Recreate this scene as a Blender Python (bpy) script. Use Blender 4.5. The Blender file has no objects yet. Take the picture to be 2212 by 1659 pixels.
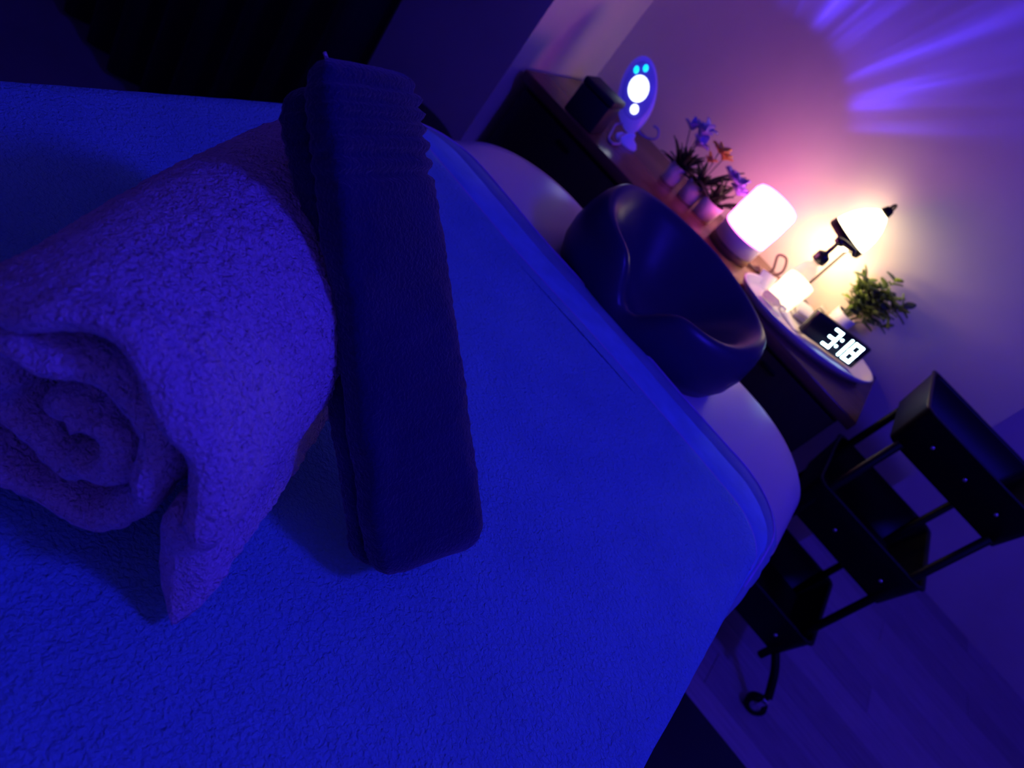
import bpy, bmesh, math, random
from mathutils import Vector, Matrix, noise
random.seed(7)
sc = bpy.context.scene
COL = sc.collection
R = math.radians

# ------------------------------------------------------------------ camera
F_PX, ROLL, PITCH, YAW = 1525.0, R(43.5), R(34.0), R(11.8)
CAM = Vector((0, 0, 1.06))
fh = Vector((-math.sin(YAW), math.cos(YAW), 0)); rt = Vector((math.cos(YAW), math.sin(YAW), 0)); Z = Vector((0, 0, 1))
FW = fh*math.cos(PITCH) - Z*math.sin(PITCH)
UP = fh*math.sin(PITCH) + Z*math.cos(PITCH)
cx = rt*math.cos(ROLL) + UP*math.sin(ROLL)          # image right
cyv = -rt*math.sin(ROLL) + UP*math.cos(ROLL)        # image up
cd = bpy.data.cameras.new('camera'); cam = bpy.data.objects.new('camera', cd); COL.objects.link(cam)
m = Matrix((cx, cyv, -FW)).transposed().to_4x4(); m.translation = CAM
cam.matrix_world = m
cd.sensor_width = 36.0; cd.sensor_fit = 'HORIZONTAL'; cd.lens = F_PX/2212*36.0
cd.clip_start = 0.01; cd.clip_end = 50
cd.dof.use_dof = True; cd.dof.focus_distance = 0.50; cd.dof.aperture_fstop = 8.0
sc.camera = cam
sc.view_settings.view_transform = 'Standard'; sc.view_settings.look = 'None'
sc.view_settings.exposure = 0.0; sc.view_settings.gamma = 1.0
sc.view_settings.use_curve_mapping = False
sc.cycles.use_denoising = True
sc.cycles.max_bounces = 6; sc.cycles.diffuse_bounces = 4
sc.cycles.sample_clamp_indirect = 6.0

# ------------------------------------------------------------------ world and lights
w = bpy.data.worlds.new('night'); sc.world = w; w.use_nodes = True
w.node_tree.nodes['Background'].inputs[0].default_value = (0.02, 0.01, 0.3, 1)
w.node_tree.nodes['Background'].inputs[1].default_value = 0.02

def light(name, kind, loc, target, energy, color, **kw):
    l = bpy.data.lights.new(name, kind); l.energy = energy; l.color = color
    for k, v in kw.items(): setattr(l, k, v)
    o = bpy.data.objects.new(name, l); COL.objects.link(o); o.location = loc
    if target is not None:
        o.rotation_euler = (Vector(target)-Vector(loc)).to_track_quat('-Z', 'Y').to_euler()
    return o
BLUE = (0.030, 0.017, 1.0)
light('added_blue_key', 'POINT', (0.95, 0.62, 2.25), None, 38, BLUE, shadow_soft_size=.12)  # added source, stands in for projector light bounced off the ceiling

# ------------------------------------------------------------------ materials
MATS = {}
def mat(name, col, rough=0.6, col2=None, nscale=8.0, bump=0.0, bscale=60.0, bdist=0.002, metal=0.0,
        spec=0.5, emit=None, estr=0.0, coat=0.0, trans=0.0, stretch=None, sheen=0.0, bump2=None, ior=1.45, transl=0.0):
    M = bpy.data.materials.new(name); M.use_nodes = True
    nt = M.node_tree; N = nt.nodes; L = nt.links; b = N['Principled BSDF']
    b.inputs['Roughness'].default_value = rough; b.inputs['Metallic'].default_value = metal
    b.inputs['Specular IOR Level'].default_value = spec
    b.inputs['Coat Weight'].default_value = coat
    b.inputs['Transmission Weight'].default_value = trans
    b.inputs['IOR'].default_value = ior
    b.inputs['Sheen Weight'].default_value = sheen
    tc = N.new('ShaderNodeTexCoord'); mp = N.new('ShaderNodeMapping'); L.new(tc.outputs['Object'], mp.inputs['Vector'])
    if stretch: mp.inputs['Scale'].default_value = stretch
    if col2 is None: col2 = tuple(c*0.86 for c in col)
    nz = N.new('ShaderNodeTexNoise'); nz.inputs['Scale'].default_value = nscale; nz.inputs['Detail'].default_value = 5
    L.new(mp.outputs[0], nz.inputs['Vector'])
    cr = N.new('ShaderNodeValToRGB'); cr.color_ramp.elements[0].position = 0.32; cr.color_ramp.elements[1].position = 0.68
    cr.color_ramp.elements[0].color = (*col2, 1); cr.color_ramp.elements[1].color = (*col, 1)
    L.new(nz.outputs['Fac'], cr.inputs['Fac']); L.new(cr.outputs['Color'], b.inputs['Base Color'])
    if bump:
        n2 = N.new('ShaderNodeTexNoise'); n2.inputs['Scale'].default_value = bscale; n2.inputs['Detail'].default_value = 3
        n2.inputs['Distortion'].default_value = 0.6
        L.new(mp.outputs[0], n2.inputs['Vector'])
        bp = N.new('ShaderNodeBump'); bp.inputs['Strength'].default_value = bump; bp.inputs['Distance'].default_value = bdist
        L.new(n2.outputs['Fac'], bp.inputs['Height'])
        last = bp
        if bump2:
            s2, d2, st2 = bump2
            n3 = N.new('ShaderNodeTexNoise'); n3.inputs['Scale'].default_value = s2; n3.inputs['Detail'].default_value = 2
            L.new(mp.outputs[0], n3.inputs['Vector'])
            b2 = N.new('ShaderNodeBump'); b2.inputs['Strength'].default_value = st2; b2.inputs['Distance'].default_value = d2
            L.new(n3.outputs['Fac'], b2.inputs['Height']); L.new(bp.outputs[0], b2.inputs['Normal']); last = b2
        L.new(last.outputs[0], b.inputs['Normal'])
    if transl:
        tb_ = N.new('ShaderNodeBsdfTranslucent'); L.new(cr.outputs['Color'], tb_.inputs['Color'])
        ms = N.new('ShaderNodeMixShader'); ms.inputs[0].default_value = transl
        L.new(b.outputs[0], ms.inputs[1]); L.new(tb_.outputs[0], ms.inputs[2]); L.new(ms.outputs[0], N['Material Output'].inputs['Surface'])
    if emit:
        b.inputs['Emission Color'].default_value = (*emit, 1); b.inputs['Emission Strength'].default_value = estr
    MATS[name] = M
    return M

mat('wall_paint', (.86, .76, .66), .75, nscale=3, bump=.15, bscale=180, bdist=.001)
mat('ceiling_paint', (.45, .43, .42), .8, nscale=3, bump=.1, bscale=120)
mat('plank_wood', (.50, .42, .46), .42, (.38, .31, .36), nscale=9, stretch=(1, 10, 10), bump=.2, bscale=40, bdist=.0008)
mat('plank_gap', (.22, .18, .2), .8)
mat('fleece', (.26, .66, .82), .95, (.22, .58, .74), nscale=14, bump=.9, bscale=330, bdist=.0042, spec=.05, bump2=(110, .004, .4))
mat('hem', (.26, .62, .92), .95, nscale=30, bump=.25, bscale=260, bdist=.0012, spec=.08)
mat('hem_shaded', (.26, .46, .58), .95, nscale=30, bump=.4, bscale=200, bdist=.0015, spec=.08)  # darker copy of hem; shading of the sloping bands put into colour
mat('piping', (.60, .50, .92), .9, nscale=60, bump=.5, bscale=400, bdist=.001, spec=.08)
mat('terry_light', (.97, .82, .93), .95, (.92, .74, .88), nscale=18, bump=1.0, bscale=380, bdist=.005, spec=.05, bump2=(130, .005, .6))
mat('terry_dark', (.026, .024, .115), .95, (.018, .016, .085), nscale=20, bump=.8, bscale=420, bdist=.0025, spec=.05, sheen=.45)
mat('terry_fuzz', (.16, .10, .26), .95, nscale=60, bump=1, bscale=420, bdist=.003, spec=.05)
mat('white_vinyl', (.72, .68, .74), .30, nscale=3, bump=.12, bscale=300, bdist=.0006)
mat('dark_vinyl', (.035, .03, .10), .33, nscale=4, bump=.12, bscale=320, bdist=.0006, spec=.45)
mat('black_metal', (.005, .005, .007), .5, spec=.2, nscale=20)
mat('black_plastic', (.006, .006, .008), .42, spec=.3, nscale=15, bump=.1, bscale=200, bdist=.0005)
mat('gloss_black', (.012, .012, .02), .22, nscale=15)
mat('chrome', (.8, .8, .85), .18, metal=1.0)
mat('dark_curtain', (.012, .010, .022), .9, nscale=12, bump=.4, bscale=200)
mat('wood_top', (.22, .10, .06), .20, (.14, .06, .04), nscale=10, stretch=(1, 9, 9), bump=.1, bscale=30, bdist=.0006)
mat('wood_body', (.030, .018, .016), .45, (.02, .012, .012), nscale=10, stretch=(9, 9, 1), bump=.1, bscale=30, bdist=.0006)
mat('dark_case', (.018, .018, .035), .6, nscale=20, bump=.2, bscale=120)
mat('pot_white', (.80, .74, .76), .4, nscale=9)
mat('soil', (.05, .03, .02), .95, nscale=80, bump=1, bscale=120, bdist=.004)
mat('leaf_dark', (.035, .055, .03), .5, (.02, .035, .02), nscale=30)
mat('leaf_green', (.26, .38, .07), .5, (.17, .27, .05), nscale=30)
mat('leaf_deep', (.10, .16, .05), .5, (.06, .10, .035), nscale=30)
mat('petal_violet', (.42, .34, .85), .6, nscale=40)
mat('petal_orange', (.85, .42, .10), .6, nscale=40)
mat('shade_pink', (1, .8, .9), .6, emit=(1.0, .15, .58), estr=7.2, nscale=5)
mat('lamp_base_white', (.75, .70, .75), .45, nscale=5)
mat('lamp_base_wood', (.30, .15, .08), .5, (.2, .1, .05), nscale=12, stretch=(1, 8, 8))
mat('warm_glass', (1, .95, .8), .4, emit=(1.0, .80, .46), estr=6.0, nscale=5)
mat('warm_bulb', (1, .95, .8), .4, emit=(1.0, .84, .52), estr=10.0, nscale=5)
mat('jar_wax_glow', (.95, .88, .75), .35, nscale=10, coat=.4, emit=(1, .78, .42), estr=2.2)  # emission stands in for warm lamp light falling on the jar
mat('bottle_white', (.95, .92, .85), .3, nscale=10, transl=.7)
mat('glass_clear', (.95, .9, .92), .12, nscale=10, trans=.6)
mat('card_white', (.85, .76, .82), .6, nscale=20)
mat('cloth_pale', (.85, .78, .80), .9, nscale=20, bump=.4, bscale=200, transl=.3)
mat('tray_white', (.66, .58, .72), .35, nscale=6, coat=.2)
mat('cord_brown', (.16, .10, .09), .5, nscale=20)
mat('clock_digit', (.8, 1, 1), .4, emit=(.62, .95, 1.0), estr=9.0, nscale=5)
mat('projector_shell', (.30, .26, .75), .3, nscale=8, emit=(.08, .05, 1.0), estr=.30)
mat('projector_face', (.16, .14, .5), .25, nscale=8, emit=(.06, .04, 1.0), estr=.28)
mat('lens_white', (1, 1, 1), .3, emit=(.85, .95, 1.0), estr=2.2, nscale=5)
mat('lens_cyan', (.2, 1, 1), .3, emit=(0.0, .75, 1.0), estr=1.6, nscale=5)
mat('strap_violet', (.36, .32, .75), .5, nscale=20)
mat('stool_black', (.012, .012, .02), .55, nscale=8, bump=.2, bscale=150)

# ------------------------------------------------------------------ mesh helpers
def obj(name, bm, material, parent=None, smooth=True, loc=None, rot=None):
    me = bpy.data.meshes.new(name)
    bmesh.ops.recalc_face_normals(bm, faces=bm.faces)
    bm.to_mesh(me); bm.free()
    if smooth:
        for p in me.polygons: p.use_smooth = True
    mats = material if isinstance(material, (list, tuple)) else [material]
    for mm in mats: me.materials.append(MATS[mm])
    o = bpy.data.objects.new(name, me); COL.objects.link(o)
    if parent is not None: o.parent = parent
    if loc is not None: o.location = loc
    if rot is not None: o.rotation_euler = rot
    return o
def tag(o, label, cat, group=None):
    o['label'] = label; o['category'] = cat
    if group: o['group'] = group
    return o
def thing(name, label, cat, loc=(0, 0, 0), rot=(0, 0, 0), group=None):
    o = bpy.data.objects.new(name, None); COL.objects.link(o); o.empty_display_size = .05
    o.location = loc; o.rotation_euler = rot
    return tag(o, label, cat, group)
def struct(o):
    o['kind'] = 'structure'; return o
def box(bm, x0, x1, y0, y1, z0, z1, bev=0.0, seg=2):
    r = bmesh.ops.create_cube(bm, size=1.0)
    vs = r['verts']
    for v in vs:
        v.co = Vector((x0+(v.co.x+.5)*(x1-x0), y0+(v.co.y+.5)*(y1-y0), z0+(v.co.z+.5)*(z1-z0)))
    if bev > 0:
        es = list({e for v in vs for e in v.link_edges})
        bmesh.ops.bevel(bm, geom=es, offset=bev, segments=seg, profile=.5, affect='EDGES')
    return bm
def B(*a, **k):
    bm = bmesh.new(); box(bm, *a, **k); return bm
def lathe(bm, prof, n=28, c=(0, 0, 0), sx=1, sy=1, cap0=True, cap1=True):
    rings = []
    for r, z in prof:
        rings.append([bm.verts.new((c[0]+r*sx*math.cos(2*math.pi*i/n), c[1]+r*sy*math.sin(2*math.pi*i/n), c[2]+z)) for i in range(n)])
    for a, b in zip(rings, rings[1:]):
        for i in range(n):
            bm.faces.new((a[i], a[(i+1) % n], b[(i+1) % n], b[i]))
    if cap0: bm.faces.new(rings[0][::-1])
    if cap1: bm.faces.new(rings[-1])
    return bm
def LA(prof, **k):
    bm = bmesh.new(); lathe(bm, prof, **k); return bm
def tube(bm, pts, rad, n=10, closed=False):
    pts = [Vector(p) for p in pts]; K = len(pts)
    rings = []; prev = None
    for i, p in enumerate(pts):
        a = pts[i-1] if (i > 0 or closed) else p
        b = pts[(i+1) % K] if (i < K-1 or closed) else p
        t = (b-a).normalized()
        if prev is None:
            ref = Vector((0, 0, 1)) if abs(t.z) < .9 else Vector((1, 0, 0))
            u = t.cross(ref).normalized()
        else:
            u = (prev - t*prev.dot(t)).normalized()
        prev = u; v = t.cross(u)
        r = rad[i] if isinstance(rad, (list, tuple)) else rad
        rings.append([bm.verts.new(p + (u*math.cos(2*math.pi*j/n)+v*math.sin(2*math.pi*j/n))*r) for j in range(n)])
    pairs = list(zip(rings, rings[1:])) + ([(rings[-1], rings[0])] if closed else [])
    for a, b in pairs:
        for j in range(n):
            bm.faces.new((a[j], a[(j+1) % n], b[(j+1) % n], b[j]))
    if not closed:
        bm.faces.new(rings[0][::-1]); bm.faces.new(rings[-1])
    return bm
def T(pts, rad, **k):
    bm = bmesh.new(); tube(bm, pts, rad, **k); return bm
def smooth_path(pts, n=8):
    P = [Vector(p) for p in pts]; out = []
    for i in range(len(P)-1):
        p0 = P[max(i-1, 0)]; p1 = P[i]; p2 = P[i+1]; p3 = P[min(i+2, len(P)-1)]
        for k in range(n):
            t = k/n
            out.append(.5*((2*p1)+(p2-p0)*t+(2*p0-5*p1+4*p2-p3)*t*t+(3*p1-p0-3*p2+p3)*t**3))
    out.append(P[-1]); return out
def sphere(bm, c, rx, ry, rz, u=20, v=12):
    r = bmesh.ops.create_uvsphere(bm, u_segments=u, v_segments=v, radius=1)
    for q in r['verts']: q.co = Vector((c[0]+q.co.x*rx, c[1]+q.co.y*ry, c[2]+q.co.z*rz))
    return bm
def S(*a, **k):
    bm = bmesh.new(); sphere(bm, *a, **k); return bm
def rrect(x0, x1, y0, y1, r0, r1, n=14, m=40, mx=24):
    """rounded rectangle outline; r1 at the y1 end, r0 at the y0 end; counterclockwise"""
    pts = []
    def arc(cx_, cy_, r, a0):
        for k in range(n+1):
            a = a0 + (math.pi/2)*k/n
            pts.append((cx_+r*math.cos(a), cy_+r*math.sin(a)))
    def seg(ax, ay, bx_, by, q):
        for k in range(1, q): pts.append((ax+(bx_-ax)*k/q, ay+(by-ay)*k/q))
    arc(x1-r1, y1-r1, r1, 0)
    seg(x1-r1, y1, x0+r1, y1, mx)
    arc(x0+r1, y1-r1, r1, math.pi/2)
    seg(x0, y1-r1, x0, y0+r0, m)
    arc(x0+r0, y0+r0, r0, math.pi)
    seg(x0+r0, y0, x1-r0, y0, mx)
    arc(x1-r0, y0+r0, r0, 1.5*math.pi)
    seg(x1, y0+r0, x1, y1-r1, m)
    return pts
def loft(bm, rings, top=True, bottom=True):
    V = [[bm.verts.new(p) for p in r] for r in rings]
    n = len(V[0])
    for a, b in zip(V, V[1:]):
        for i in range(n):
            bm.faces.new((a[i], a[(i+1) % n], b[(i+1) % n], b[i]))
    if bottom: bm.faces.new(V[0][::-1])
    if top: bm.faces.new(V[-1])
    return V

# ------------------------------------------------------------------ the room
YB, YA, XA, XR = 1.93, 1.50, -0.83, 0.512
_M = MATS['plank_wood']; _nt = _M.node_tree; _b = _nt.nodes['Principled BSDF']; _src = _b.inputs['Base Color'].links[0].from_socket
_oi = _nt.nodes.new('ShaderNodeObjectInfo'); _mr = _nt.nodes.new('ShaderNodeMapRange'); _mr.inputs['To Min'].default_value = .80; _mr.inputs['To Max'].default_value = 1.15
_mx = _nt.nodes.new('ShaderNodeVectorMath'); _mx.operation = 'SCALE'
_nt.links.new(_oi.outputs['Random'], _mr.inputs['Value']); _nt.links.new(_src, _mx.inputs[0]); _nt.links.new(_mr.outputs[0], _mx.inputs['Scale']); _nt.links.new(_mx.outputs[0], _b.inputs['Base Color'])
fl = struct(obj('floor', B(-2.3, 2.0, -1.3, 3.2, -.06, -.004), 'plank_gap', smooth=False))
pm = None
PW, PL = .118, 1.18
for row in range(20):
    y = 0.42 + row*PW
    for k in range(3):
        x0 = -.45 + (row % 3)*.37 + k*PL - .95
        if x0 > 1.98 or x0+PL < -.6: continue
        if pm is None:
            p = obj('plank', B(0, PL-.0012, 0, PW-.0012, -.02, 0, bev=.0006, seg=1), 'plank_wood', fl, smooth=False)
            pm = p.data
        else:
            p = bpy.data.objects.new('plank', pm); COL.objects.link(p); p.parent = fl
        p.location = (x0, y, random.uniform(-.0008, .0))
tag(obj('floor_mat', B(.26, 1.40, .30, 1.276, 0.0005, .012, bev=.003), 'dark_case'), 'dark floor mat beside the massage table', 'mat')
struct(obj('ceiling', B(-2.3, 2.0, -1.3, 3.2, 2.40, 2.46), 'ceiling_paint', smooth=False))
struct(obj('wall_back', B(XA, XR, YB, YB+.08, 0, 2.4), 'wall_paint', smooth=False))
struct(obj('wall_alcove', B(-2.3, XA, YA, YB+.08, 0, 2.4), 'wall_paint', smooth=False))
struct(obj('wall_far_right', B(XR-.08, 2.0, 2.75, 2.83, 0, 2.4), 'wall_paint', smooth=False))
struct(obj('wall_corner', B(XR-.08, XR, YB+.08, 2.75, 0, 2.4), 'wall_paint', smooth=False))
struct(obj('wall_left', B(-2.3, -2.22, -1.3, YA, 0, 2.4), 'wall_paint', smooth=False))
struct(obj('wall_right', B(1.92, 2.0, -1.3, 2.75, 0, 2.4), 'wall_paint', smooth=False))
struct(obj('wall_rear', B(-2.22, 1.92, -1.3, -1.22, 0, 2.4), 'wall_paint', smooth=False))

# unseen housing, added to go with the made-up blue key light
cp = thing('added_key_housing', 'added unseen round housing for the blue key above the massage table', 'ceiling light', (0.95, 0.62, 2.40))
obj('housing', LA([(.19, 0), (.19, -.02), (.18, -.025)], n=36), 'lamp_base_white', cp)

# ------------------------------------------------------------------ curtain and stool at the left
ct = thing('curtain', 'black floor-length curtain left of the pale wall', 'curtain', (0, 0, 0))
bm = bmesh.new(); rows = []
NX = 150
for k in range(3):
    z = [.015, 1.2, 2.33][k]
    rows.append([bm.verts.new((-2.18+1.318*i/NX, 1.085+.022*math.sin(i*.52)+.008*math.sin(i*.21+1), z)) for i in range(NX+1)])
for a, b in zip(rows, rows[1:]):
    for i in range(NX): bm.faces.new((a[i], a[i+1], b[i+1], b[i]))
cl = obj('cloth', bm, 'dark_curtain', ct)
sm = cl.modifiers.new('thick', 'SOLIDIFY'); sm.thickness = .004
obj('rail', T([(-2.2, 1.085, 2.36), (-.84, 1.085, 2.36)], .012), 'black_metal', ct)

st = thing('round_stool', 'low round black stool beside the pale wall, behind the massage table', 'stool', (-.852, 1.272, 0))
obj('seat', LA([(.0, .335), (.12, .335), (.137, .345), (.143, .37), (.142, .40), (.13, .416), (.10, .422), (.0, .424)], n=40, cap0=False, cap1=False), 'stool_black', st)
for k in range(4):
    a = k*math.pi/2+.6
    obj('leg', T([(.10*math.cos(a), .10*math.sin(a), .34), (.12*math.cos(a), .12*math.sin(a), .0)], .012), 'black_metal', st)

# ------------------------------------------------------------------ massage table
tb = thing('massage_table', 'massage table with a blue fleece cover and white padded head end', 'massage table', (0, 0, 0))
def pad_ring(x0, x1, y1, r, z, wob=0.0):
    out = []
    for x, y in rrect(x0, x1, -.95, y1, .08, r, m=120, mx=60):
        kk = min(1, max(0, (y-.50)/.30)); kk = kk*kk*(3-2*kk)
        if x > .186: x = .186+(x-.186)*(kk if y < .8 else 1)
        if x < -.536: x = -.536+(x+.536)*(kk if y < .8 else 1)
        k = wob*noise.noise(Vector((x*45, y*45, z*20)))
        dz = .004*noise.noise(Vector((x*5, y*5, 1.7)))*(1 if z > .63 else .3)
        out.append((x+k, y+k, z+dz))
    return out
# outer border of smooth cloth, seen as bands around the fleece field
def border(name, prof, matn):
    bm = bmesh.new(); loft(bm, [pad_ring(-.5+dx0, .15+dx1, y1, r, z, wb) for dx0, dx1, y1, r, z, wb in prof], top=False, bottom=False)
    o = obj(name, bm, matn, tb); return o
border('cover_skirt', [(-.02, .015, .88, .08, .596, 0), (-.052, .060, .928, .100, .598, 0), (-.057, .0670, .938, .102, .608, .002), (-.057, .0665, .937, .101, .620, .003),
        (-.053, .0635, .931, .099, .630, .003), (-.0475, .0570, .920, .097, .6375, .002), (-.0465, .0515, .911, .095, .6400, .001)], 'hem_shaded')
border('cover_band', [(-.0465, .0515, .913, .095, .6380, .001), (-.0460, .0510, .908, .094, .6405, .001), (-.043, .0445, .864, .083, .6450, .001), (-.0425, .0440, .8615, .083, .6430, .001)], 'hem_shaded')
border('cover_band', [(-.0425, .0440, .8625, .083, .6420, .001), (-.0422, .0435, .8605, .083, .6490, .001), (-.040, .0425, .855, .082, .6520, .001), (-.036, .0385, .802, .068, .6550, .001), (-.0355, .0375, .792, .066, .6535, .001)], 'hem')
bm = bmesh.new()
loft(bm, [pad_ring(-.5355, .187, .793, .066, .6520, .001), pad_ring(-.5350, .1865, .789, .065, .6575, .001), pad_ring(-.532, .1835, .780, .063, .6605, .001), pad_ring(-.520, .172, .762, .058, .6615)], bottom=False)
obj('fleece_cover', bm, 'fleece', tb)
def hem_line(y1, x0, x1, r, z, rad, nm):
    full = pad_ring(x0, x1, y1, r, z)
    i0 = next(i for i, p in enumerate(full) if p[1] < .70)
    i1 = max(i for i, p in enumerate(full) if p[1] < .70)
    obj(nm, T(full[i1+1:] + full[:i0], rad, n=6), 'piping', tb)
hem_line(.911, -.5465, .2010, .095, .6402, .0017, 'hem_piping')
hem_line(.791, -.5353, .1870, .066, .6560, .0014, 'hem_piping')
# white padded head board
bm = bmesh.new()
def hr(ins, z): return [(x, y, z) for x, y in rrect(-.556+ins, .232-ins, .84+ins, 1.195-ins, .04, .15, n=16, m=14, mx=20)]
loft(bm, [hr(.03, .535), hr(.006, .54), hr(0, .552), hr(0, .590), hr(.003, .602), hr(.012, .610), hr(.03, .614), hr(.08, .616)])
obj('head_board', bm, 'white_vinyl', tb)
obj('bed_frame', B(-.50, .15, -.90, 1.05, .49, .545, bev=.008), 'black_metal', tb)
obj('mattress_base', B(-.53, .175, -.93, .70, .545, .60, bev=.01), 'white_vinyl', tb)
for x in (-.44, .09):
    for y in (-.78, .92):
        obj('leg', B(x-.025, x+.025, y-.025, y+.025, .0, .495, bev=.005), 'black_metal', tb)
for y in (-.78, .92):
    obj('cross_bar', B(-.42, .07, y-.015, y+.015, .10, .13, bev=.004), 'black_metal', tb)

# ------------------------------------------------------------------ face cushion
fc = thing('face_cushion', 'dark glossy horseshoe face cushion on the white head end of the table', 'cushion', (-.145, 1.045, .617))
bm = bmesh.new(); K = 96; rings = []
PROF = ((.80, 0, 0), (.93, 0, .02), (.985, 0, .22), (1.0, 0, .45), (.985, 0, .68), (.955, 0, .86), (.915, 0, .965), (.87, 0, 1.0), (.82, 0, .97), (.74, .05, .86), (.62, .2, .66), (.48, .5, .42), (.32, .85, .16), (.16, 1, .04), (.04, 1, 0))
for (k, wc, hc) in PROF:
    ring = []
    for i in range(K):
        a = 2*math.pi*i/K; c_, s_ = math.cos(a), math.sin(a)
        da = (a-1.5*math.pi); H = .108 + .008*s_ + .010*abs(c_)**2 - .016*max(0, c_) - .058*math.exp(-(da/.22)**2) + .006*(abs(c_)**12)
        ex = .178*(abs(c_)**.9)*(1 if c_ > 0 else -1); ey = .145*(abs(s_)**.86)*(1 if s_ > 0 else -1)
        kk = k
        dip = .006
        z = hc*H*(1-wc) + wc*(dip+hc*(H-dip))
        ring.append((ex*kk, ey*kk - (.0 if k > .7 else .020*(1-k/.7)), z))
    rings.append(ring)
loft(bm, rings)
obj('padded_ring', bm, 'dark_vinyl', fc)

# ------------------------------------------------------------------ rolled pale towel
AX = Vector((-.43, .903, 0)); NX_ = Vector((.903, .43, 0))
rolled = thing('rolled_towel', 'large pale terry towel rolled into a bolster on the fleece cover', 'towel', (0, 0, .66))
def roll_path():
    """spiral in the (n, z) plane from the outer tail inwards"""
    P = []
    n0, z0, R0, pitch = -.088, .0885, .0770, .0285
    for k in range(14):                                              # tail hanging down the right side to the table
        t = k/14
        P.append((n0+R0+.012-.010*t-.012*math.sin(t*1.4), .014+(z0-.014)*t))
    phi = 0.0; end = 2*math.pi*2.55
    while phi < end:
        r = R0 - pitch*phi/(2*math.pi)
        P.append((n0+r*math.cos(phi)*1.0, z0+r*math.sin(phi)*(1.0)))
        phi += .055
    return P
P = roll_path(); K = len(P)
TH = .0093                                                           # half thickness
a_near, a_far = .200, .475
ja = []
w_end = .014
for d in (0.0, .0012, .003, .006, .010, .014): ja.append((a_near+d, math.sqrt(max(1-((w_end-d)/w_end)**2, 0))))
for k in range(1, 170): ja.append((a_near+w_end+(a_far-a_near-2*w_end)*k/170, 1.0))
for d in (.014, .010, .006, .003, .0012, 0.0): ja.append((a_far-d, math.sqrt(max(1-((w_end-d)/w_end)**2, 0))))
bm = bmesh.new(); grid = []
tang = []
for i in range(K):
    p = Vector(P[min(i+1, K-1)]) - Vector(P[max(i-1, 0)]); p.normalize(); tang.append(p)
for (a, th) in ja:
    row = []
    for side in (1, -1):
        rng = range(K) if side == 1 else range(K-1, -1, -1)
        for i in rng:
            nrm = Vector((tang[i].y, -tang[i].x))                    # outwards
            tip = min(1.0, .35+min(i, K-1-i)/5.0)*(1+.75*math.exp(-(i/13.0)**2))
            edge_n = min(1.0, max(0, (.06-(a-a_near))/.06))          # stronger waviness towards the near end
            aw = a + edge_n*(.013*noise.noise(Vector((P[i][0]*26+9, P[i][1]*26, i*.012))) - .004*(1-min(i/90, 1)) + .008*min(max(i-150, 0)/150, 1))
            h = TH*th*tip*side*(1+.30*edge_n*noise.noise(Vector((i*.075, a*22, 3))))
            wob = .0050*noise.noise(Vector((i*.045, a*9, .5))) + edge_n*.0095*noise.noise(Vector((i*.085, a*26, 7)))
            g1 = noise.noise(Vector((P[i][0]*120, P[i][1]*120, a*120))); g2 = noise.noise(Vector((P[i][0]*300+5, P[i][1]*300, a*300)))
            fine = (.0013*g2 - .0030*max(0, .28-abs(g1))*max(0, min(1, .5+2.2*noise.noise(Vector((P[i][0]*22, P[i][1]*22, a*22+4)))))*2.4) if side == 1 else .0012*g2
            q = Vector(P[i]) + nrm*(h+wob+fine)
            z = max(q.y, .002)
            if i < 30 or True:
                pos = AX*aw + NX_*q.x + Vector((0, 0, z))
            row.append(bm.verts.new(pos))
    grid.append(row)
M_ = len(grid[0])
for ra, rb in zip(grid, grid[1:]):
    for i in range(M_):
        bm.faces.new((ra[i], ra[(i+1) % M_], rb[(i+1) % M_], rb[i]))
obj('towel_cloth', bm, 'terry_light', rolled)

# ------------------------------------------------------------------ dark folded towel leaning on the roll
dark = thing('folded_towel', 'narrow dark folded hand towel leaning across the rolled towel', 'towel', (0, 0, 0))
def dark_layer(name, c0, c1, w0, w1, t0, t1, matn, bands, wdir0, wdir1, seed):
    """slab from c0 (table end) to c1 (upper end); centre line of the layer's top face, width w, thickness t"""
    c0, c1 = Vector(c0), Vector(c1); d = (c1-c0).normalized(); Ln = (c1-c0).length
    bm = bmesh.new(); NS = 150; n = 44; rings = []
    for i in range(NS+1):
        t = i/NS; s = t*Ln
        cap = .022
        e = min(s, Ln-s); k = 1.0 if e > cap else math.sqrt(max(1-((cap-e)/cap)**2, 0.0))
        c = c0+(c1-c0)*t
        wv = (Vector(wdir0)*(1-t)+Vector(wdir1)*t).normalized()
        nv = d.cross(wv).normalized()
        if nv.z < 0: nv = -nv
        wv = nv.cross(d).normalized()
        if wv.y < 0: wv = -wv
        hw = (w0+(w1-w0)*t)/2; th = (t0+(t1-t0)*t)/2
        g = 0.0
        for bpos in bands:
            g += math.exp(-((s-(Ln-bpos))/.0026)**2)
        ring = []
        for j in range(n):
            b = 2*math.pi*j/n; cb, sb = math.cos(b), math.sin(b)
            px = hw*(abs(cb)**.42)*(1 if cb > 0 else -1)
            pz = th*(abs(sb)**.42)*(1 if sb > 0 else -1)
            shrink = (1-.0) * k
            q = c - nv*th + wv*px*(.68+.32*k)*(1-.055*g) - d*(.008*(px/hw)*(1-t)**3) + nv*(pz*max(k, .05)-(.0038*g if sb > 0 else 0))
            q += (wv*cb+nv*sb)*(.0022*noise.noise(Vector((s*30, b*1.3, seed))) + .0011*noise.noise(Vector((q.x*230, q.y*230, q.z*230))))
            ring.append(q)
        rings.append(ring)
    loft(bm, rings)
    return obj(name, bm, matn, dark)
BND = (.012, .021, .0295, .038, .049, .060)
dark_layer('upper_fold', (-.017, .330, .6955), (-.247, .326, .908), .098, .094, .024, .026, 'terry_dark', BND, (.2, 1, 0), (-.25, 1, .05), 1.0)
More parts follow.
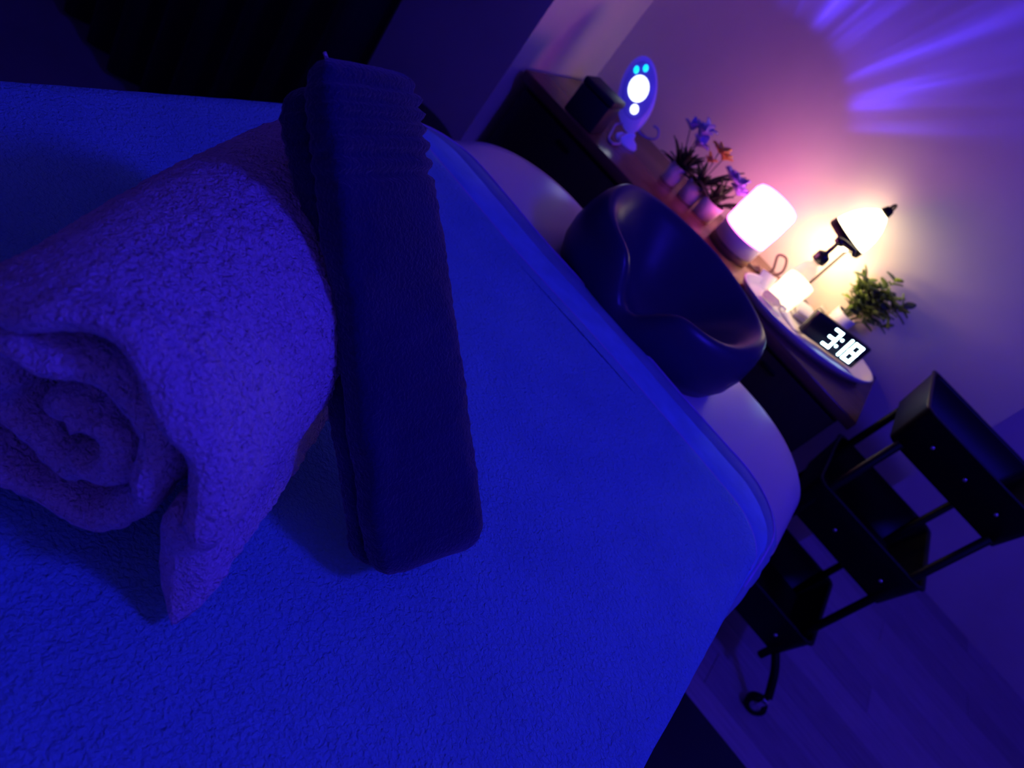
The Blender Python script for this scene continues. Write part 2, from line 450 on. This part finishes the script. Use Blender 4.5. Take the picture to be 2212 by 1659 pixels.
dark_layer('lower_fold', (-.032, .332, .6790), (-.257, .332, .882), .092, .088, .018, .030, 'terry_dark', BND, (.2, 1, 0), (-.25, 1, .05), 4.0)
obj('loose_thread', T(smooth_path([(-.256, .313, .882), (-.2621, .31, .8893), (-.2667, .31, .8906), (-.271, .31, .8925)], 6), .0011, n=6), 'terry_light', dark)

# ------------------------------------------------------------------ cabinet in the alcove
cb = thing('sideboard', 'dark wooden sideboard with a reddish brown top against the back wall', 'cabinet', (0, 0, 0))
obj('top', B(-.815, .266, 1.54, 1.925, .575, .60, bev=.003), 'wood_top', cb)
obj('body', B(-.80, .242, 1.562, 1.92, .06, .575, bev=.003), 'wood_body', cb)
for k in range(3):
    x0 = -.795+k*.3455
    d = obj('door', B(x0+.003, x0+.3425, 1.547, 1.563, .075, .565, bev=.002), 'wood_body', cb)
    obj('handle', B(x0+.15, x0+.19, 1.5415, 1.5475, .535, .545, bev=.002), 'black_metal', d)
for x in (-.77, .21):
    for y in (1.59, 1.89):
        obj('foot', B(x-.02, x+.02, y-.02, y+.02, 0, .062, bev=.003), 'black_metal', cb)

# dark case at the left end of the cabinet
dc = thing('storage_case', 'dark box with a lid at the left end of the sideboard', 'box', (-.625, 1.615, .60), (0, 0, R(4)))
obj('case', B(-.065, .025, -.06, .015, 0, .07, bev=.004), 'dark_case', dc)
obj('lid', B(-.067, .027, -.062, .017, .0705, .088, bev=.005), 'dark_case', dc)

# egg-shaped light projector
eg = thing('light_projector', 'egg-shaped blue light projector with glowing lenses and strap loops on the sideboard', 'projector', (-.573, 1.725, .60))
obj('base', LA([(.030, 0), (.032, .004), (.026, .012), (.012, .018), (.008, .03)], n=28), 'projector_shell', eg)
def egg_frame():
    o = bpy.data.objects.new('head', None)
hd_m = Matrix.Translation((-.050, -.012, .100)) @ Matrix.Rotation(R(20), 4, 'Z') @ Matrix.Rotation(R(-18), 4, 'X') @ Matrix.Rotation(R(-31), 4, 'Y')
def egg(bm): bm.transform(hd_m); return bm
bm = S((0, 0, 0), .046, .024, .088, u=32, v=20)
for v in bm.verts:
    if v.co.z < 0: v.co.x *= 1-.22*(v.co.z/.088)**2
head = obj('head_shell', egg(bm), 'projector_shell', eg)
bm = S((0, 0, 0), .039, .006, .066, u=32, v=12); bm.transform(Matrix.Translation((0, -.020, .008)))
obj('face_plate', egg(bm), 'projector_face', head)
for nm, x, z, rx, rz, mm in (('main_lens', -.001, .012, .0245, .030, 'lens_white'), ('small_lens', -.002, -.034, .0100, .0115, 'lens_white'),
                            ('indicator', -.014, .052, .0058, .0085, 'lens_cyan'), ('indicator', .007, .058, .0058, .0080, 'lens_cyan')):
    bm = S((0, 0, 0), rx, .004, rz, u=20, v=10); bm.transform(Matrix.Translation((x, -.0262, z)))
    obj(nm, egg(bm), mm, head)
def W(p): return Vector(p)-Vector((-.573, 1.725, .60))
obj('strap', T(smooth_path([W(p) for p in ((-.5955, 1.69, .6365), (-.6078, 1.685, .6255), (-.5960, 1.66, .613), (-.580, 1.63, .604), (-.563, 1.63, .604), (-.562, 1.66, .608), (-.578, 1.68, .612), (-.580, 1.70, .622))], 8), .0028), 'strap_violet', eg)
obj('strap', T(smooth_path([W(p) for p in ((-.583, 1.715, .6492), (-.5544, 1.72, .643), (-.5288, 1.72, .6512), (-.5178, 1.72, .6651), (-.5289, 1.72, .6791), (-.5438, 1.72, .6773))], 8), .0028), 'strap_violet', eg)

# streaks of blue light that the projector throws along the back wall
sl = light('projector_beam', 'POINT', (-.455, 1.845, .765), None, 100.0, (.05, .03, 1.0), shadow_soft_size=.004)
sl.data.use_nodes = True
nt = sl.data.node_tree; N = nt.nodes; L = nt.links
em = N['Emission']
tc = N.new('ShaderNodeTexCoord'); sp = N.new('ShaderNodeSeparateXYZ'); L.new(tc.outputs['Normal'], sp.inputs[0])
at = N.new('ShaderNodeMath'); at.operation = 'ARCTAN2'; L.new(sp.outputs['Z'], at.inputs[0]); L.new(sp.outputs['X'], at.inputs[1])
def ramp(src, stops):
    r = N.new('ShaderNodeValToRGB'); e = r.color_ramp.elements
    while len(e) < len(stops): e.new(.5)
    for q, (p, c) in zip(e, stops): q.position = p; q.color = (c, c, c, 1)
    L.new(src, r.inputs['Fac']); return r.outputs['Color']
def mth(op, a, b):
    q = N.new('ShaderNodeMath'); q.operation = op
    for k, v in enumerate((a, b)):
        if isinstance(v, (int, float)): q.inputs[k].default_value = v
        else: L.new(v, q.inputs[k])
    return q.outputs[0]
an = mth('DIVIDE', at.outputs[0], math.pi)                          # 0..1 over the upper half plane
cmb = N.new('ShaderNodeCombineXYZ'); L.new(an, cmb.inputs[0]); L.new(mth('MULTIPLY', sp.outputs['Y'], .12), cmb.inputs[1])
nz = N.new('ShaderNodeTexNoise'); nz.inputs['Scale'].default_value = 24; nz.inputs['Detail'].default_value = 3; L.new(cmb.outputs[0], nz.inputs['Vector'])
stre = ramp(nz.outputs['Fac'], [(.43, 0.10), (.58, .34), (.72, 1.0)])
mask = ramp(an, [(.20, 0), (.27, 1), (.56, 1), (.66, 0)])
graz = ramp(sp.outputs['Y'], [(.0, 1), (.22, 1), (.30, 0)])
st_ = mth('MULTIPLY', mth('MULTIPLY', stre, mask), graz)
L.new(mth('MULTIPLY', st_, 1.0), em.inputs['Strength'])

# ------------------------------------------------------------------ plants
def leaf_mesh(name, ln, wd, bend, matn, cup=.15):
    bm = bmesh.new(); NL = 7; rows = []
    for i in range(NL+1):
        t = i/NL; wv = wd*math.sin(math.pi*min(t*.92+.06, 1))**.8
        z = -bend*t*t
        rows.append([bm.verts.new((sx*wv/2, ln*t, z+abs(sx)*cup*wd)) for sx in (-1, 0, 1)])
    for a, b in zip(rows, rows[1:]):
        for k in (0, 1): bm.faces.new((a[k], a[k+1], b[k+1], b[k]))
    r = bmesh.ops.extrude_face_region(bm, geom=bm.faces[:])
    for v in r['geom']:
        if isinstance(v, bmesh.types.BMVert): v.co.z -= .0006
    me = bpy.data.meshes.new(name); bmesh.ops.recalc_face_normals(bm, faces=bm.faces); bm.to_mesh(me); bm.free()
    for p in me.polygons: p.use_smooth = True
    me.materials.append(MATS[matn]); return me
def put(me, name, parent, loc, az, el, scale=1.0, roll=0.0):
    o = bpy.data.objects.new(name, me); COL.objects.link(o); o.parent = parent
    o.location = loc
    o.rotation_euler = (Matrix.Rotation(az, 3, 'Z') @ Matrix.Rotation(el, 3, 'X') @ Matrix.Rotation(roll, 3, 'Y')).to_euler()
    o.scale = (scale,)*3
    return o
LB = leaf_mesh('blade', .056, .012, .014, 'leaf_dark')
LBl = leaf_mesh('long_blade', .085, .011, .018, 'leaf_dark')
PT = leaf_mesh('petal', .026, .019, .006, 'petal_violet', .25)
PO = leaf_mesh('petal_o', .024, .017, .006, 'petal_orange', .25)
LG = leaf_mesh('leaf_g', .037, .020, .005, 'leaf_green')
LD = leaf_mesh('leaf_d', .038, .021, .006, 'leaf_deep')
def pot(root, r, h):
    p = obj('pot', LA([(r*.80, 0), (r*.86, .002), (r, h), (r*.90, h), (r*.86, h*.82)], n=32, cap1=False), 'pot_white', root)
    obj('soil', LA([(r*.88, h*.80), (r*.5, h*.84), (.001, h*.85)], n=24), 'soil', p)
def flower(root, c, pm_, n, tilt=.9, sc_=1.0):
    for k in range(n):
        put(pm_, 'petal', root, c, 2*math.pi*k/n+random.uniform(-.2, .2), tilt+random.uniform(-.35, .35), sc_*random.uniform(.8, 1.15))
def flower_pot(name, label, x, y, r, h, blades, longs, flowers, grp):
    rz = thing(name, label, 'plant', (x, y, .60), group=grp)
    pot(rz, r, h)
    for k in range(blades):
        put(LB, 'leaf', rz, (random.uniform(-.4, .4)*r, random.uniform(-.4, .4)*r, h*.84), random.uniform(0, 6.28), random.uniform(.25, 1.25), random.uniform(.8, 1.25), random.uniform(-.5, .5))
    for az, el, s in longs: put(LBl, 'leaf', rz, (0, 0, h*.84), az, el, s)
    for (fx, fy, fz, pm_, n, s) in flowers:
        obj('stem', T([(0, 0, h*.8), (fx*.5, fy*.5, fz*.7), (fx, fy, fz)], .0012, n=6), 'leaf_dark', rz)
        flower(rz, (fx, fy, fz), pm_, n, sc_=s)
G1 = 'small flower pots in a row on the sideboard'
flower_pot('potted_flower', 'leftmost small white pot with dark blades and violet flowers', -.437, 1.765, .026, .050, 34, [(1.25, .75, .85), (1.0, .55, .8), (2.6, .9, .6)],
           [(-.020, .0, .128, PT, 7, 1.35), (-.045, .0, .122, PT, 6, 1.1), (-.006, -.004, .108, PT, 7, 1.3), (-.015, .0, .142, PT, 6, 1.1)], G1)
flower_pot('potted_flower', 'middle small white pot with an orange flower and long blades', -.374, 1.771, .029, .050, 22, [(-1.0, 1.15, 1.3), (-.9, 1.0, 1.35), (-1.2, 1.05, 1.2), (-1.3, .85, 1.2)],
           [(-.018, .0, .130, PO, 7, 1.2), (.000, .0, .124, PO, 7, 1.2), (-.022, -.008, .100, PO, 5, .9)], G1)
flower_pot('potted_flower', 'small white pot with pale violet blooms next to the glowing round lamp', -.315, 1.768, .031, .048, 22, [],
           [(.013, -.004, .106, PT, 7, 1.3), (.026, -.004, .095, PT, 7, 1.2), (-.014, .002, .108, PT, 6, 1.1)], G1)

gp = thing('leafy_plant', 'bushy green leafy plant in a small white pot behind the clock', 'plant', (.098, 1.895, .60))
pot(gp, .030, .062)
for k in range(20):
    az = random.uniform(0, 6.28); sp_ = random.uniform(.2, 1.0)
    tx, ty, tz = .062*sp_*math.cos(az)+.012, .026*sp_*math.sin(az)-.024, random.uniform(.105, .165)
    if k == 0: tx, ty, tz = .008, -.005, .188
    if k == 1: tx, ty, tz = .068, -.01, .150
    if k == 2: tx, ty, tz = .080, -.01, .105
    path = smooth_path([(tx*.15, ty*.15, .045), (tx*.55, ty*.55, .045+(tz-.045)*.6), (tx, ty, tz)], 4)
    stm = obj('stem', T(path, .0011, n=5), 'leaf_deep', gp)
    for j, q in enumerate(path[3:]):
        for s in (0, 1):
            put(LG if random.random() < .45 else LD, 'leaf', gp, q, az+s*math.pi+random.uniform(-.7, .7)-1.57, random.uniform(-.1, .9), random.uniform(.6, 1.0), random.uniform(-.5, .5))

# ------------------------------------------------------------------ round pink lamp
lp = thing('table_lamp', 'round glowing white table lamp with a pink cast on the sideboard', 'lamp', (-.205, 1.735, .60))
obj('wood_foot', LA([(.056, 0), (.058, .003), (.058, .016), (.056, .018)], n=48), 'lamp_base_wood', lp)
obj('base_ring', LA([(.056, .018), (.058, .020), (.059, .054), (.057, .056)], n=48), 'lamp_base_white', lp)
obj('lamp_shade', LA([(.056, .056), (.0585, .059), (.060, .100), (.0585, .148), (.054, .158), (.045, .162), (.0, .163)], n=48, cap1=False), 'shade_pink', lp)

cdn = tag(obj('lamp_cord', T(smooth_path([(-.150, 1.775, .604), (-.118, 1.79, .604), (-.10, 1.80, .625), (-.118, 1.80, .66), (-.098, 1.80, .668), (-.082, 1.80, .640), (-.10, 1.80, .612), (-.135, 1.79, .606), (-.115, 1.82, .605), (-.085, 1.80, .6045), (-.10, 1.77, .6045), (-.13, 1.80, .61)], 8), .0032), 'cord_brown'),
          'brown power cord looped beside the round glowing lamp', 'cord')

# ------------------------------------------------------------------ oval tray and what stands on it
TRC, TRA = Vector((.061, 1.707, .60)), R(34.6)
tr = thing('oval_tray', 'pale oval tray with a raised rim on the sideboard', 'tray', TRC, (0, 0, TRA))
bm = bmesh.new(); n = 64; rr = []
for (k, z) in ((.80, .0005), (.90, .0005), (.97, .012), (1.0, .0235), (.985, .0245), (.965, .0225), (.935, .011), (.87, .0055), (.5, .005)):
    rr.append([(.212*k*math.cos(2*math.pi*i/n) if True else 0, .116*(k if k > .9 else k)*math.sin(2*math.pi*i/n), z) for i in range(n)])
loft(bm, rr)
obj('dish', bm, 'tray_white', tr)
ZT = .6055
def on_tray(x, y):  # tray floor height
    return ZT

ck = thing('digital_clock', 'black digital clock with bright numerals at the right end of the tray', 'clock', (.052, 1.655, .6130), (R(-8), 0, R(34.6)))
# local x along the face, y away from the viewer
obj('case', B(0, .172, 0, .022, 0, .062, bev=.004), 'gloss_black', ck)
SEG = {'a': (0, 1, 1, 1), 'd': (0, 0, 1, 0), 'g': (0, .5, 1, .5), 'f': (0, .5, 0, 1), 'b': (1, .5, 1, 1), 'e': (0, 0, 0, .5), 'c': (1, 0, 1, .5)}
DIG = {'3': 'abgcd', '1': 'bc', '8': 'abcdefg'}
def digit(ch, x, z, wd, ht, tk=.0052):
    bm = bmesh.new()
    for s in DIG[ch]:
        x0, z0, x1, z1 = SEG[s]
        xa, xb = x+x0*wd, x+x1*wd; za, zb = z+z0*ht, z+z1*ht
        box(bm, min(xa, xb)-tk/2, max(xa, xb)+tk/2, -.0012, .0005, min(za, zb)-tk/2, max(za, zb)+tk/2)
    obj('numeral', bm, 'clock_digit', ck, smooth=False)
digit('3', .062, .010, .019, .042)
digit('1', .0975, .010, .017, .042)
digit('8', .1285, .010, .022, .042)
bm = bmesh.new()
for z in (.022, .040): box(bm, .0915, .0965, -.0012, .0005, z-.0025, z+.0025)
obj('colon', bm, 'clock_digit', ck, smooth=False)

# candle warmer lamp with a bell shade
wl = thing('candle_warmer_lamp', 'small black lamp with a brightly lit bell-shaped glass shade', 'lamp', (.0, 1.878, .60))
obj('foot', LA([(.036, 0), (.038, .003), (.036, .008), (.01, .010)], n=32), 'black_metal', wl)
obj('pole', T(smooth_path([(-.020, .020, .008), (-.022, .024, .15), (-.024, .026, .27), (-.026, .012, .300), (-.030, -.010, .303), (-.032, -.022, .296)], 6), .003), 'black_metal', wl)
shm = Matrix.Translation((-.046, -.025, .181)) @ Matrix.Rotation(R(9), 4, 'Y') @ Matrix.Rotation(R(-4), 4, 'X')
bm = LA([(.0500, 0), (.0505, .012), (.049, .030), (.044, .050), (.034, .072), (.020, .090), (.010, .098)], n=40, cap0=False); bm.transform(shm)
sh = obj('glass_shade', bm, 'warm_glass', wl)
bm = LA([(.0512, -.004), (.0535, .000), (.0530, .013), (.0512, .015), (.0500, .004)], n=40, cap0=False, cap1=False); bm.transform(shm)
obj('rim', bm, 'black_metal', sh)
bm = LA([(.0115, .097), (.0135, .101), (.010, .113), (.001, .117)], n=24); bm.transform(shm)
obj('cap', bm, 'black_metal', sh)
bm = S((0, 0, 0), .017, .017, .021); bm.transform(shm @ Matrix.Translation((.012, 0, .000)))
obj('bulb', bm, 'warm_bulb', wl)
light('warmer_lamp_light', 'POINT', (-.032, 1.850, .742), None, 1.15, (1.0, .72, .36), shadow_soft_size=.03)

jr = thing('candle_jar', 'white candle jar with an added glow standing on the tray in front of the pump bottle', 'candle', (-.034, 1.722, ZT))
obj('jar', LA([(.030, 0), (.034, .004), (.036, .06), (.034, .072), (.031, .072), (.031, .055), (.001, .054)], n=32, cap1=False), 'jar_wax_glow', jr)
obj('wick', T([(0, 0, .052), (.001, 0, .064)], .0012, n=6), 'black_metal', jr)
pb = thing('pump_bottle', 'white bottle with a black pump head in front of the bell lamp', 'bottle', (-.046, 1.788, .60))
obj('bottle', LA([(.020, 0), (.023, .003), (.023, .085), (.019, .100), (.010, .108), (.010, .116)], n=28), 'bottle_white', pb)
pp = obj('pump', LA([(.0150, .116), (.0175, .118), (.0175, .138), (.011, .143), (.0055, .146), (.0055, .172), (.012, .174), (.0135, .184), (.008, .189)], n=20), 'gloss_black', pb)
bm = T([(-.006, 0, .182), (.010, -.004, .186), (.036, -.012, .190), (.044, -.014, .180)], [.0085, .008, .006, .004], n=10)
obj('nozzle', bm, 'gloss_black', pb)
sb2 = thing('glass_vial', 'small pale glass vial lying on the oval tray', 'bottle', (-.068, 1.655, ZT+.0105), (0, 0, R(18)))
bm = LA([(.006, 0), (.010, .003), (.010, .038), (.005, .046), (.005, .050)], n=20); bm.transform(Matrix.Rotation(R(90), 4, 'Y'))
obj('body', bm, 'bottle_white', sb2)
bm = LA([(.0062, .051), (.0065, .052), (.0065, .064), (.006, .065)], n=18); bm.transform(Matrix.Rotation(R(90), 4, 'Y'))
obj('cap', bm, 'glass_clear', sb2)
fd = thing('folded_cloth', 'pale folded cloth on the tray beside the digital clock', 'cloth', (.020, 1.765, ZT), (0, 0, R(34)))
obj('lower_layer', B(-.030, .030, -.030, .030, 0, .010, bev=.004), 'cloth_pale', fd)
bm = B(-.028, .028, -.030, .026, 0, .010, bev=.004); bm.transform(Matrix.Translation((0, 0, .016)) @ Matrix.Rotation(R(9), 4, 'X'))
obj('upper_layer', bm, 'cloth_pale', fd)
c1 = obj('paper_card', B(-.035, .035, -.022, .022, 0, .0012), 'card_white', None, smooth=False, loc=(.018, 1.690, ZT+.0005), rot=(0, 0, R(-30)))
tag(c1, 'pale paper card lying flat on the tray beside the clock', 'card')
c2 = obj('paper_card', B(-.024, .024, -.0006, .0006, 0, .035), 'card_white', None, smooth=False, loc=(-.083, 1.705, ZT+.001), rot=(R(-25), 0, R(40)))
tag(c2, 'pale card leaning at the left end of the tray', 'card')
ad = thing('power_adapter', 'small white power adapter behind the candle jar on the sideboard', 'adapter', (.052, 1.905, .60))
obj('plug', B(-.012, .012, -.012, .012, 0, .030, bev=.003), 'bottle_white', ad)
obj('face', B(-.009, .009, -.0135, -.012, .004, .026), 'black_plastic', ad, smooth=False)

# ------------------------------------------------------------------ rolling cart
cr = thing('rolling_cart', 'black three-tier rolling cart with deep trays and swivel casters beside the sideboard', 'cart', (0, 0, 0))
CX0, CX1, CY0, CY1 = .298, .588, 1.45, 1.745
def tray_bm(z0, z1, flare=.010):
    bm = bmesh.new()
    def rg(ins, z): return [(x, y, z) for x, y in rrect(CX0+ins, CX1-ins, CY0+ins, CY1-ins, .02, .02, n=5, m=3, mx=3)]
    loft(bm, [rg(flare, z0), rg(0, z1-.006), rg(-.003, z1-.004), rg(-.003, z1), rg(.004, z1), rg(.006, z1-.006), rg(flare+.004, z0+.004)])
    return bm
for z0, z1 in ((.650, .744), (.400, .498), (.130, .225)):
    t_ = obj('tray', tray_bm(z0, z1), 'black_plastic', cr)
for x, y in ((CX0+.03, CY0+.012), (CX1-.03, CY0+.012), (CX0+.03, CY1-.012), (CX1-.03, CY1-.012)):
    obj('post', T([(x, y, .10), (x, y, .66)], .009), 'black_metal', cr)
for x, z in ((.362, .700), (.440, .702), (.52, .700), (.40, .447), (.53, .447), (.40, .175), (.53, .175)):
    bm = S((x, CY0-.001, z), .0042, .003, .0042, u=12, v=8); obj('bolt', bm, 'chrome', cr)
for sx, x in ((-1, CX0-.01), (1, CX1+.05)):
    for sy, y in ((-1, CY0-.02), (1, CY1+.02)):
        xi = CX0+.02 if sx < 0 else CX1-.02; yi = CY0+.03 if sy < 0 else CY1-.03
        obj('leg', T(smooth_path([(xi, yi, .132), ((xi+x)/2, (yi+y)/2, .105), (x, y, .062)], 5), .010), 'black_metal', cr)
        cw = obj('caster', T([(x, y-.009, .026), (x, y+.009, .026)], .026, n=24), 'black_plastic', cr)
        obj('caster_hub', T([(x, y-.0105, .026), (x, y+.0105, .026)], .013, n=18), 'chrome', cw)
        bm = bmesh.new()
        box(bm, x-.006, x+.006, y-.015, y-.0115, .02, .060, bev=.001); box(bm, x-.006, x+.006, y+.0115, y+.015, .02, .060, bev=.001); box(bm, x-.008, x+.008, y-.015, y+.015, .056, .062, bev=.001)
        obj('caster_fork', bm, 'chrome', cw)
for k, (x, y, h, mm) in enumerate(((.375, 1.56, .060, 'bottle_white'), (.41, 1.60, .05, 'glass_clear'))):
    j = thing('cart_jar', ['short white jar in the bottom tray of the black cart', 'short clear jar in the bottom tray of the black cart'][k], 'jar', (x, y, .1345))
    obj('jar', LA([(.014, 0), (.016, .003), (.016, h*.75), (.011, h*.85)], n=20), mm, j)
    obj('lid', LA([(.0125, h*.85), (.013, h*.87), (.013, h), (.012, h*1.02)], n=20), 'chrome', j)
